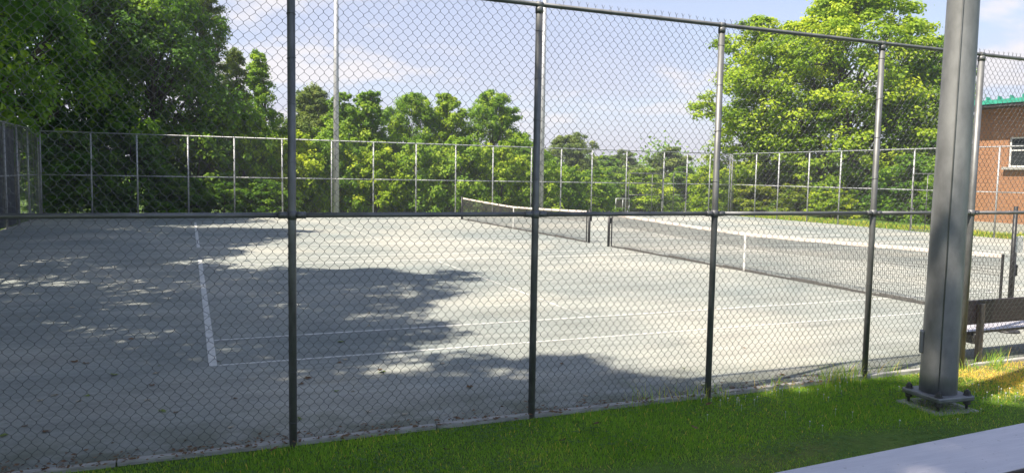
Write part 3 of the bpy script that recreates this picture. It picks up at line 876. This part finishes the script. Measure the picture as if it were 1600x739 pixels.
def plant(kind, x, y, top, r, rz, leaf, label, name='tree', cat='tree', group=None, bark='bark', z=None):
    z0 = gz(x, y) if z is None else z
    root = empty(name, (x, y, z0), math.radians(rz))
    sz = (top - z0) / BASEH[kind]; sr = r / BASER[kind]
    root.scale = (sr, sr, sz)
    tag(root, label, cat, group)
    tm, cm = KIND[kind]
    for nm, me, mt in (('trunk' if cat == 'tree' else 'stems', tm, M[bark]), ('crown' if cat == 'tree' else 'foliage', cm, M[leaf])):
        o = link(nm, me, root)
        o.material_slots[0].link = 'OBJECT'
        o.material_slots[0].material = mt
    return root

LG = 'tall maples outside the left fence'
# trees outside the left fence; their crowns overhang it and shade the court
plant('shade_a', -7.28, -0.82, 13.68, 3.82, 247.11, 'leaf_maple', 'maple close to the left fence level with the near baseline corner', group=LG, z=0.0)
plant('shade_a', -9.66, -1.15, 11.77, 4.36, 229.28, 'leaf_maple', 'shorter maple standing behind the one level with the baseline corner', group=LG, z=0.0)
plant('shade_b', -7.90, 3.52, 17.17, 4.99, 103.26, 'leaf_maple', 'tallest maple outside the left fence shading the middle of the near court', group=LG, z=0.0)
plant('shade_a', -8.94, 10.93, 12.47, 5.21, 53.76, 'leaf_maple', 'wide maple outside the left fence level with the gap between courts', group=LG, z=0.0)
plant('maple_b', -8.40, 16.60, 15.64, 4.87, 309.14, 'leaf_maple', 'tall dark maple overhanging the left fence at the picture edge', group=LG, z=0.0)
plant('shade_b', -7.48, -6.01, 16.0, 5.24, 148.73, 'leaf_maple', 'tall maple on the lawn past the near left corner post', group=LG, z=0.0)
plant('maple_a', -9.0, 25.0, 15.0, 5.0, 330, 'leaf_maple', 'tall dark maple outside the far left fence corner', group=LG)
plant('maple_b', -6.2, 32.2, 14.5, 4.6, 200, 'leaf_maple', 'dark leafy maple behind the far left corner post', group='dark maples behind the far fence')
plant('maple_a', -1.9, 33.6, 13.2, 4.2, 110, 'leaf_maple', 'dark leafy maple behind the left part of the far fence', group='dark maples behind the far fence')
# trees beside the viewer, out of the picture, that shade the lawn
plant('maple_t', -9.45, -6.94, 18.98, 4.68, 0.88, 'leaf_maple', 'tall maple on the lawn left of the viewer shading the near fence', group='maples by the viewer', z=0.0)
plant('maple_t', -4.78, -9.26, 18.12, 5.95, 133.57, 'leaf_maple', 'tall maple behind the viewer shading the lawn', group='maples by the viewer', z=0.0)
# the row behind the far fence, left to right
plant('airy', 0.7, 36.0, 13.0, 2.9, 0, 'leaf_olive', 'airy olive green tree rising beside the dark maples')
plant('airy', 2.3, 38.0, 9.0, 2.4, 120, 'leaf_olive', 'loose olive tree leaning out just left of the pointed tree')
plant('cone', 3.75, 40.0, 9.3, 2.0, 40, 'leaf_mid', 'pointed light green tree with a narrow tip behind the far fence')
plant('maple_a', 7.7, 46.0, 8.0, 3.1, 0, 'leaf_olive', 'round headed greyish tree just left of the slender far pole')
plant('mid_c', 9.4, 44.0, 7.4, 2.1, 80, 'leaf_mid', 'narrow green tree directly right of the slender far pole')
plant('mid_b', 11.2, 44.0, 7.7, 2.5, 190, 'leaf_mid', 'upright green tree left of the gap of open sky')
plant('maple_b', 14.9, 46.0, 7.9, 2.8, 250, 'leaf_mid', 'leafy tree right of the gap of open sky, bumpy top')
plant('mid_b', 17.6, 46.0, 8.1, 2.4, 30, 'leaf_lime', 'slim rounded tree between the two broader trees of the back row')
plant('lime_b', 21.3, 46.0, 8.4, 3.4, 130, 'leaf_mid', 'broad dark headed tree just left of the second near post')
plant('mid_a', 13.0, 51.0, 5.4, 3.0, 210, 'leaf_lime', 'low pale tree filling the gap in the back row')
plant('mid_b', 26.0, 52.0, 5.8, 3.0, 300, 'leaf_mid', 'small tree behind the second near post in the back row')
# understory along the far fence
hx = [(-5.0, 30.6, 4.2, 2.3), (-2.6, 30.8, 4.6, 2.3), (.2, 31.4, 4.4, 2.1), (2.4, 33.0, 5.0, 2.1), (4.9, 34.0, 4.4, 2.0), (7.2, 34.6, 4.3, 1.9), (9.6, 34.2, 3.9, 2.0), (12.0, 34.4, 4.0, 2.0),
      (14.6, 34.0, 4.3, 2.0), (17.3, 34.4, 4.1, 2.0), (20.2, 36.0, 3.8, 2.1), (23.4, 38.5, 3.0, 2.1), (27.0, 41, 2.6, 2.2)]
hl = ['dark shrub behind the leftmost bay of the far fence', 'dark shrub behind the second bay of the far fence', 'deep green shrub behind the third bay of the far fence',
      'light green shrub under the pointed tree', 'sunlit shrub left of the nearest left post', 'sunlit shrub left of the slender far pole', 'bright shrub right of the slender far pole',
      'bright shrub below the gap of open sky', 'leafy shrub left of the far net post', 'leafy shrub behind the far end of the farther net', 'shrub above the mauve shelter roof', 'pale shrub behind the middle of the far fence', 'pale shrub left of the far double gate']
for i, (x, y, t, r) in enumerate(hx):
    plant('bush_a' if i % 2 else 'bush_b', x, y, t, r, i * 67, 'leaf_maple' if i < 3 else ('leaf_lime' if i in (4, 6, 9) else 'leaf_mid'), hl[i], 'shrub', 'shrub', 'shrubs along the far fence')
ll = [(-5.6, 29.6, 1.7, 1.3, 'low dark shrub at the foot of the far fence by its left corner'), (-3.4, 29.7, 1.5, 1.3, 'low dark shrub at the foot of the far fence, second from the left corner'),
      (-1.0, 29.7, 1.6, 1.4, 'low dark shrub at the foot of the far fence, third from the left corner'), (1.3, 29.8, 1.6, 1.3, 'low dark shrub at the foot of the far fence before the airy tree'), (3.3, 30.2, 1.7, 1.4, 'low shrub at the foot of the far fence before the pointed tree')]
for i, (x, y, t, r, lb) in enumerate(ll):
    plant('bush_a' if i % 2 else 'bush_b', x, y, t, r, i * 71 + 9, 'leaf_maple', lb, 'shrub', 'shrub', 'shrubs along the far fence')
# far trees, lower ground
ft = [('lime_b', 40.2, 70, 6.9, 4.6, 'leaf_olive', 'distant broad tree right of the second near post'), ('mid_b', 35.8, 70, 5.6, 3.9, 'leaf_mid', 'distant tree touching the second near post on its right'),
      ('mid_c', 56.8, 86, 5.9, 4.4, 'leaf_olive', 'most distant dark round tree left of the far gate'), ('mid_b', 53.8, 70, 5.9, 4.0, 'leaf_olive', 'distant tree rising behind the far gate'),
      ('mid_a', 38.7, 60, 2.9, 3.6, 'leaf_mid', 'distant low tree below the broad distant tree'), ('mid_c', 43.6, 60, 3.0, 3.6, 'leaf_lime', 'distant low pale tree left of the far gate'),
      ('mid_b', 49.5, 61, 3.4, 3.5, 'leaf_mid', 'distant low tree right of the far gate'), ('mid_c', 47.0, 74, 4.6, 4.4, 'leaf_mid', 'distant tree between the broad tree and the far gate'),
      ('mid_a', 33.2, 57, 2.8, 2.8, 'leaf_lime', 'low pale tree just right of the mauve shelter'), ('mid_c', 28.5, 66, 4.4, 3.2, 'leaf_mid', 'tree behind the mauve shelter'),
      ('mid_b', 62.0, 72, 4.5, 3.6, 'leaf_mid', 'distant tree half hidden by the big right hand tree')]
for i, (k, x, y, t, r, lm_, lb) in enumerate(ft):
    plant(k, x, y, t, r, i * 83, lm_, lb, group='distant trees beyond the courts')
# the big trees on the right
plant('lime_b', 35.6, 32.6, 12.8, 5.0, 160, 'leaf_lime', 'tall lime green tree forming the left lobe of the right hand mass')
plant('lime_a', 39.0, 28.6, 15.4, 6.9, 60, 'leaf_lime', 'largest lime green tree behind the right fence, higher than the picture')
plant('lime_b', 42.6, 25.5, 11.0, 3.4, 20, 'leaf_mid', 'darker green tree just left of the brick building')
bs = [('bush_a', 30.6, 31.5, 2.9, 1.7, 'leaf_lime', 'yellowish shrub right of the far double gate'), ('bush_b', 33.6, 31.0, 2.0, 1.9, 'leaf_yellow', 'low yellow green shrub behind the far right fence corner'),
      ('bush_a', 35.2, 28.6, 2.0, 1.8, 'leaf_yellow', 'low yellow green shrub under the largest tree'), ('bush_b', 34.6, 25.4, 1.7, 1.5, 'leaf_lime', 'low shrub behind the right fence under the largest tree'),
      ('bush_a', 37.0, 22.0, 3.6, 2.5, 'leaf_maple', 'dark shrub in the shade under the largest tree'), ('bush_b', 36.6, 18.6, 3.5, 2.2, 'leaf_maple', 'dark shrub behind the right fence near the single gate'),
      ('bush_b', 38.4, 27.0, 3.4, 2.8, 'leaf_maple', 'dark shrub around the trunk of the largest tree'), ('bush_a', 36.2, 33.0, 3.2, 2.6, 'leaf_mid', 'shrub at the foot of the tree forming the left lobe'),
      ('bush_a', 40.0, 22.6, 4.6, 2.8, 'leaf_maple', 'tall dark shrub filling the shade left of the building')]
for i, (k, x, y, t, r, lm_, lb) in enumerate(bs):
    plant(k, x, y, t, r, i * 97 + 20, lm_, lb, 'shrub', 'shrub', 'shrubs behind the right fence')

# far woods closing the horizon
g = np.random.default_rng(31)
nc = 2600
a = g.uniform(math.radians(-40), math.radians(100), nc)          # bearing from +Y towards +X
dd = g.uniform(105, 150, nc)
ht = 5.5 + 2.2 * np.sin(a * 23) + 1.6 * np.sin(a * 61 + 1) + g.uniform(-1, 1, nc)
cxx, cyy = np.sin(a) * dd, np.cos(a) * dd
zb_ = np.array([gz(p, q) for p, q in zip(cxx, cyy)])
czz = zb_ + (ht + 3.5) * g.uniform(.05, 1, nc) ** .8
lv = 26
off = g.normal(size=(nc, lv, 3)) * np.array([1.5, 1.5, .9])
c = (np.stack([cxx, cyy, czz], 1)[:, None, :] + off).reshape(-1, 3)
nr = unit(np.array([0, 0, .8]) + .8 * g.normal(size=c.shape)); tg = unit(np.cross(nr, g.normal(size=c.shape))); bt = np.cross(nr, tg)
L = g.uniform(.45, .8, (len(c), 1))
V = np.stack([c - tg * L * .5, c + bt * L * .35, c + tg * L * .5, c - bt * L * .35], 1).reshape(-1, 3)
o = link('distant_wood', np_mesh('distant_wood', V, np.arange(len(c))[:, None] * 4 + np.array([[0, 1, 2, 3]]), False, np.repeat(np.clip(.4 + .25 * g.normal(size=len(c)), 0, 1), 4)), None, M['leaf_mid'])
tag(o, 'distant wood closing the horizon beyond the courts', kind='stuff')

# pale trunk seen past the windscreen near the left corner
pt = empty('tree', (-7.0, 27.4, 0)); tag(pt, 'pale streaked twin trunked tree beside the far left fence corner', 'tree')
mb = MB().tube([(0, 0, -.1), (.05, .02, 1.4), (-.04, 0, 3.2), (.1, .1, 6.5)], [.24, .19, .16, .09], 10)
mb.tube([(.32, .1, -.1), (.36, .1, 1.6), (.45, .12, 3.3), (.7, .2, 6)], [.12, .10, .085, .04], 8)
mb.build('trunk', M['bark_pale'], pt)

# ------------------------------------------------------------------ lawn blades, clover and litter
g = np.random.default_rng(21)
def blade_field(n, x0, x1, y0, y1, h0, h1, w, name, mat, label, vfun=None, dens=None):
    x = g.uniform(x0, x1, n); y = g.uniform(y0, y1, n)
    if dens is not None:
        k = g.uniform(size=n) < dens(x, y); x, y = x[k], y[k]; n = len(x)
    t = np.clip((-4.3 - y) / 3.2, 0, 1); z = .55 * t * t * (3 - 2 * t) - .006
    a = g.uniform(0, 2 * np.pi, n); h = g.uniform(h0, h1, n) * (.75 + .5 * (np.sin(x * 2.3 + np.sin(y * 3)) * .5 + .5))
    lean = g.uniform(.1, .9, n) * h; la = g.uniform(0, 2 * np.pi, n)
    dx, dy = np.cos(a) * w * .5, np.sin(a) * w * .5
    P = np.stack([np.stack([x - dx, y - dy, z], 1), np.stack([x + dx, y + dy, z], 1),
                  np.stack([x + dx * .7 + np.cos(la) * lean * .4, y + dy * .7 + np.sin(la) * lean * .4, z + h * .6], 1),
                  np.stack([x - dx * .7 + np.cos(la) * lean * .4, y - dy * .7 + np.sin(la) * lean * .4, z + h * .6], 1),
                  np.stack([x + np.cos(la) * lean, y + np.sin(la) * lean, z + h], 1)], 1).reshape(-1, 3)
    q = np.arange(n)[:, None] * 5
    F = np.concatenate([q + np.array([[0, 1, 2]]), q + np.array([[0, 2, 3]]), q + np.array([[3, 2, 4]])], 0)
    v = vfun(x, y, n) if vfun else np.clip(.3 + .15 * g.normal(size=n), 0, 1)
    o = link(name, np_mesh(name, P, F, False, np.repeat(v, 5)), None, mat)
    tag(o, label, kind='stuff')
    return o
def wob(x, y): return np.sin(1.9 * x + 1.3 * np.sin(1.1 * y)) * np.sin(2.3 * y + 1.7 * np.sin(.9 * x)) + .5 * np.sin(5.1 * x + 2 * np.sin(3 * y)) * np.sin(4.7 * y)
def gv(x, y, n):
    dry = np.clip((x - 7.2) / .8, 0, 1) * np.clip((y + 4.25) / .5, 0, 1) * np.clip(1.15 + .6 * wob(x * 1.7, y * 2.1), 0, 1)
    base = .30 + .10 * wob(x, y) + .15 * g.normal(size=n)
    dead = g.uniform(size=n) < (.025 + .85 * dry + .05 * (wob(x * .8 + 2, y) > .6))
    return np.clip(np.where(dead, .72 + .25 * g.uniform(size=n), base), 0, 1)
blade_field(230000, -2.2, 12.5, -5.9, -2.895, .016, .046, .0062, 'grass', M['blade'], 'short green lawn grass in front of the near fence', gv,
            lambda x, y: np.clip(1.1 - .8 * np.clip((x - 7.6) / 1, 0, 1) * np.clip((y + 3.6) / .4, 0, 1), .15, 1))
blade_field(2600, 3.6, 9.0, -2.98, -2.76, .06, .22, .006, 'weed_grass', M['blade'], 'taller weedy grass growing along the foot of the near fence',
            lambda x, y, n: np.clip(.35 + .2 * g.normal(size=n) + .3 * (g.uniform(size=n) < .25), 0, 1),
            lambda x, y: np.clip(.25 + .9 * np.sin(x * 2.1 + 1) * np.sin(x * 5.3), .04, 1) * np.where(x < 4.6, .3, 1))
blade_field(14000, 29.8, 33.0, 2, 28.6, .05, .16, .02, 'verge_grass', M['blade'], 'rough dry grass strip outside the right fence',
            lambda x, y, n: np.clip(.5 + .3 * g.normal(size=n), 0, 1))

# clover: flat trefoil leaves and white flower heads
n = 16000
x = g.uniform(-2.2, 11, n); y = g.uniform(-5.6, -2.95, n)
k = (wob(x * 1.3 + 4, y * 1.5) + .35 * g.normal(size=n)) > .25; x, y = x[k], y[k]; n = len(x)
t = np.clip((-4.3 - y) / 3.2, 0, 1); z = .55 * t * t * (3 - 2 * t) + g.uniform(.02, .05, n)
s = g.uniform(.005, .009, n); a0 = g.uniform(0, 6.28, n)
P, F = [], []
for q in range(3):
    a = a0 + q * 2.094
    cx_, cy_ = x + np.cos(a) * s * 1.05, y + np.sin(a) * s * 1.05
    tl = g.uniform(-.004, .004, n)
    P.append(np.stack([np.stack([cx_ + np.cos(a + b_) * s, cy_ + np.sin(a + b_) * s, z + (tl if i % 2 else -tl)], 1) for i, b_ in enumerate((0, 1.57, 3.14, 4.71))], 1))
P = np.concatenate(P, 0).reshape(-1, 3)
F = (np.arange(n * 3)[:, None] * 4 + np.array([[0, 1, 2, 3]]))
o = link('clover', np_mesh('clover', P, F, False, np.repeat(g.uniform(.2, .8, n * 3), 4)), None, M['clover'])
tag(o, 'low clover leaves spread through the lawn', kind='stuff')
mb = MB()
rr = random.Random(8)
spots = [(rr.gauss(7.15, .35), rr.gauss(-4.05, .22)) for _ in range(34)] + [(rr.uniform(4.4, 6.4), rr.gauss(-3.12, .10)) for _ in range(30)] + [(rr.uniform(4.0, 7.5), rr.uniform(-4.4, -3.0)) for _ in range(22)]
for (x_, y_) in spots:
    if y_ > -2.95 or (abs(x_ - LX) < .3 and abs(y_ - LY) < .3): continue
    zz = .05 + rr.uniform(0, .035) + gz(x_, y_); s_ = rr.uniform(.005, .008)
    mb.tube([(x_, y_, zz - .06), (x_, y_, zz)], .0012, 3, caps=False)
    mb.tube([(x_, y_, zz - s_ * .7), (x_, y_, zz - s_ * .2), (x_, y_, zz + s_ * .5), (x_, y_, zz + s_ * .8)], [s_ * .5, s_, s_ * .8, s_ * .3], 6)
o = mb.build('clover_flowers', M['white']); tag(o, 'tiny white clover flowers around the pole base and fence foot', kind='stuff')

def leaf_mesh(seed, size):
    r_ = random.Random(seed); V = [(0, 0, .004)]; npt = 13
    for k in range(npt):
        a = 2 * math.pi * k / npt
        rad = size * (.55 if k % 2 else 1.0) * r_.uniform(.75, 1.1) * (1.15 if abs(a - math.pi / 2) < .5 else 1)
        V.append((rad * math.cos(a) * .8, rad * math.sin(a), .006 + r_.uniform(0, size * .35) * abs(math.cos(a * 1.5))))
    return MB().add(V, [(0, 1 + k, 1 + (k + 1) % npt) for k in range(npt)]).mesh('fallen_leaf')
lm3 = {}
for nm, mt in (('pale', 'pale_leaf'), ('green', 'green_leaf'), ('brown', 'dead_leaf')):
    lm3[nm] = [leaf_mesh(hash(nm) % 50 + k if False else {'pale': 1, 'green': 20, 'brown': 40}[nm] + k, .055) for k in range(3)]
    for me in lm3[nm]: me.materials.append(M[mt])
rr = random.Random(5)
for i in range(52):
    nm = rr.choice(['pale', 'pale', 'brown', 'brown', 'green'])
    x_, y_ = rr.uniform(-2.2, 2.6), -2.6 + abs(rr.gauss(0, 2.6))
    if rr.random() < .2: x_ = rr.uniform(2.6, 6.5); y_ = -2.65 + abs(rr.gauss(0, .8))
    o = link('fallen_leaf', rr.choice(lm3[nm]), None, loc=(x_, y_, .0065), rot=(rr.uniform(-.15, .15), rr.uniform(-.15, .15), rr.uniform(0, 6.28)))
    s_ = rr.uniform(.45, .95); o.scale = (s_, s_, s_)
    tag(o, {'pale': 'pale dry leaf lying on the shaded court surface', 'green': 'yellow green leaf lying on the shaded court surface', 'brown': 'curled brown leaf lying on the shaded court surface'}[nm], 'leaf', nm + ' leaves fallen on the court')
for i, (x_, y_) in enumerate(((2.55, -3.62), (3.0, -3.35), (3.75, -3.72), (.35, -3.05), (4.3, -3.2), (1.6, -3.5))):
    o = link('fallen_leaf', lm3['brown'][i % 3], None, loc=(x_, y_, .052), rot=(rr.uniform(-.4, .4), rr.uniform(-.4, .4), rr.uniform(0, 6.28)), scale=(.8, .8, .8))
    tag(o, ('brown leaf on the lawn straight below the second near post', 'brown leaf on the lawn just right of the second near post',
            'lowest brown leaf on the lawn between the second and third near posts', 'brown leaf on the lawn at the foot of the leftmost near post',
            'brown leaf on the lawn just left of the third near post', 'brown leaf on the lawn midway between the first two near posts')[i], 'leaf', 'brown leaves fallen on the lawn')
# litter caught along the edging boards
mb = MB()
for i in range(900):
    x_ = rr.uniform(-2, 6.2); y_ = rr.choice([rr.gauss(-2.875, .02), rr.gauss(-2.74, .05), rr.gauss(-2.70, .12)])
    s_ = rr.uniform(.008, .03); a = rr.uniform(0, 6.28); zz = .012 + rr.uniform(0, .02) + (.02 if y_ < -2.8 else 0)
    ca, sa = math.cos(a) * s_, math.sin(a) * s_
    mb.add([(x_ - ca, y_ - sa, zz), (x_ + sa * .5, y_ - ca * .5, zz + rr.uniform(-.004, .012)), (x_ + ca, y_ + sa, zz + rr.uniform(0, .01)), (x_ - sa * .5, y_ + ca * .5, zz + rr.uniform(-.004, .012))], [(0, 1, 2), (0, 2, 3)])
o = mb.build('leaf_litter', M['dead_leaf']); tag(o, 'brown leaf litter caught along the edging boards', kind='stuff')

# ------------------------------------------------------------------ thin summer haze in the air
hz = MB().box(-420, 620, -320, 920, -10, 24).build('haze', None)
hm = bpy.data.materials.new('haze_air'); hm.use_nodes = True
hn = hm.node_tree; hn.nodes.clear()
ho = hn.nodes.new('ShaderNodeOutputMaterial'); hv = hn.nodes.new('ShaderNodeVolumePrincipled')
hv.inputs['Color'].default_value = (0.86, 0.90, 0.97, 1); hv.inputs['Density'].default_value = 0.0008; hv.inputs['Anisotropy'].default_value = 0.2
hn.links.new(hv.outputs[0], ho.inputs['Volume'])
hz.data.materials.append(hm)
tag(hz, 'thin pale summer haze in the air', kind='stuff')
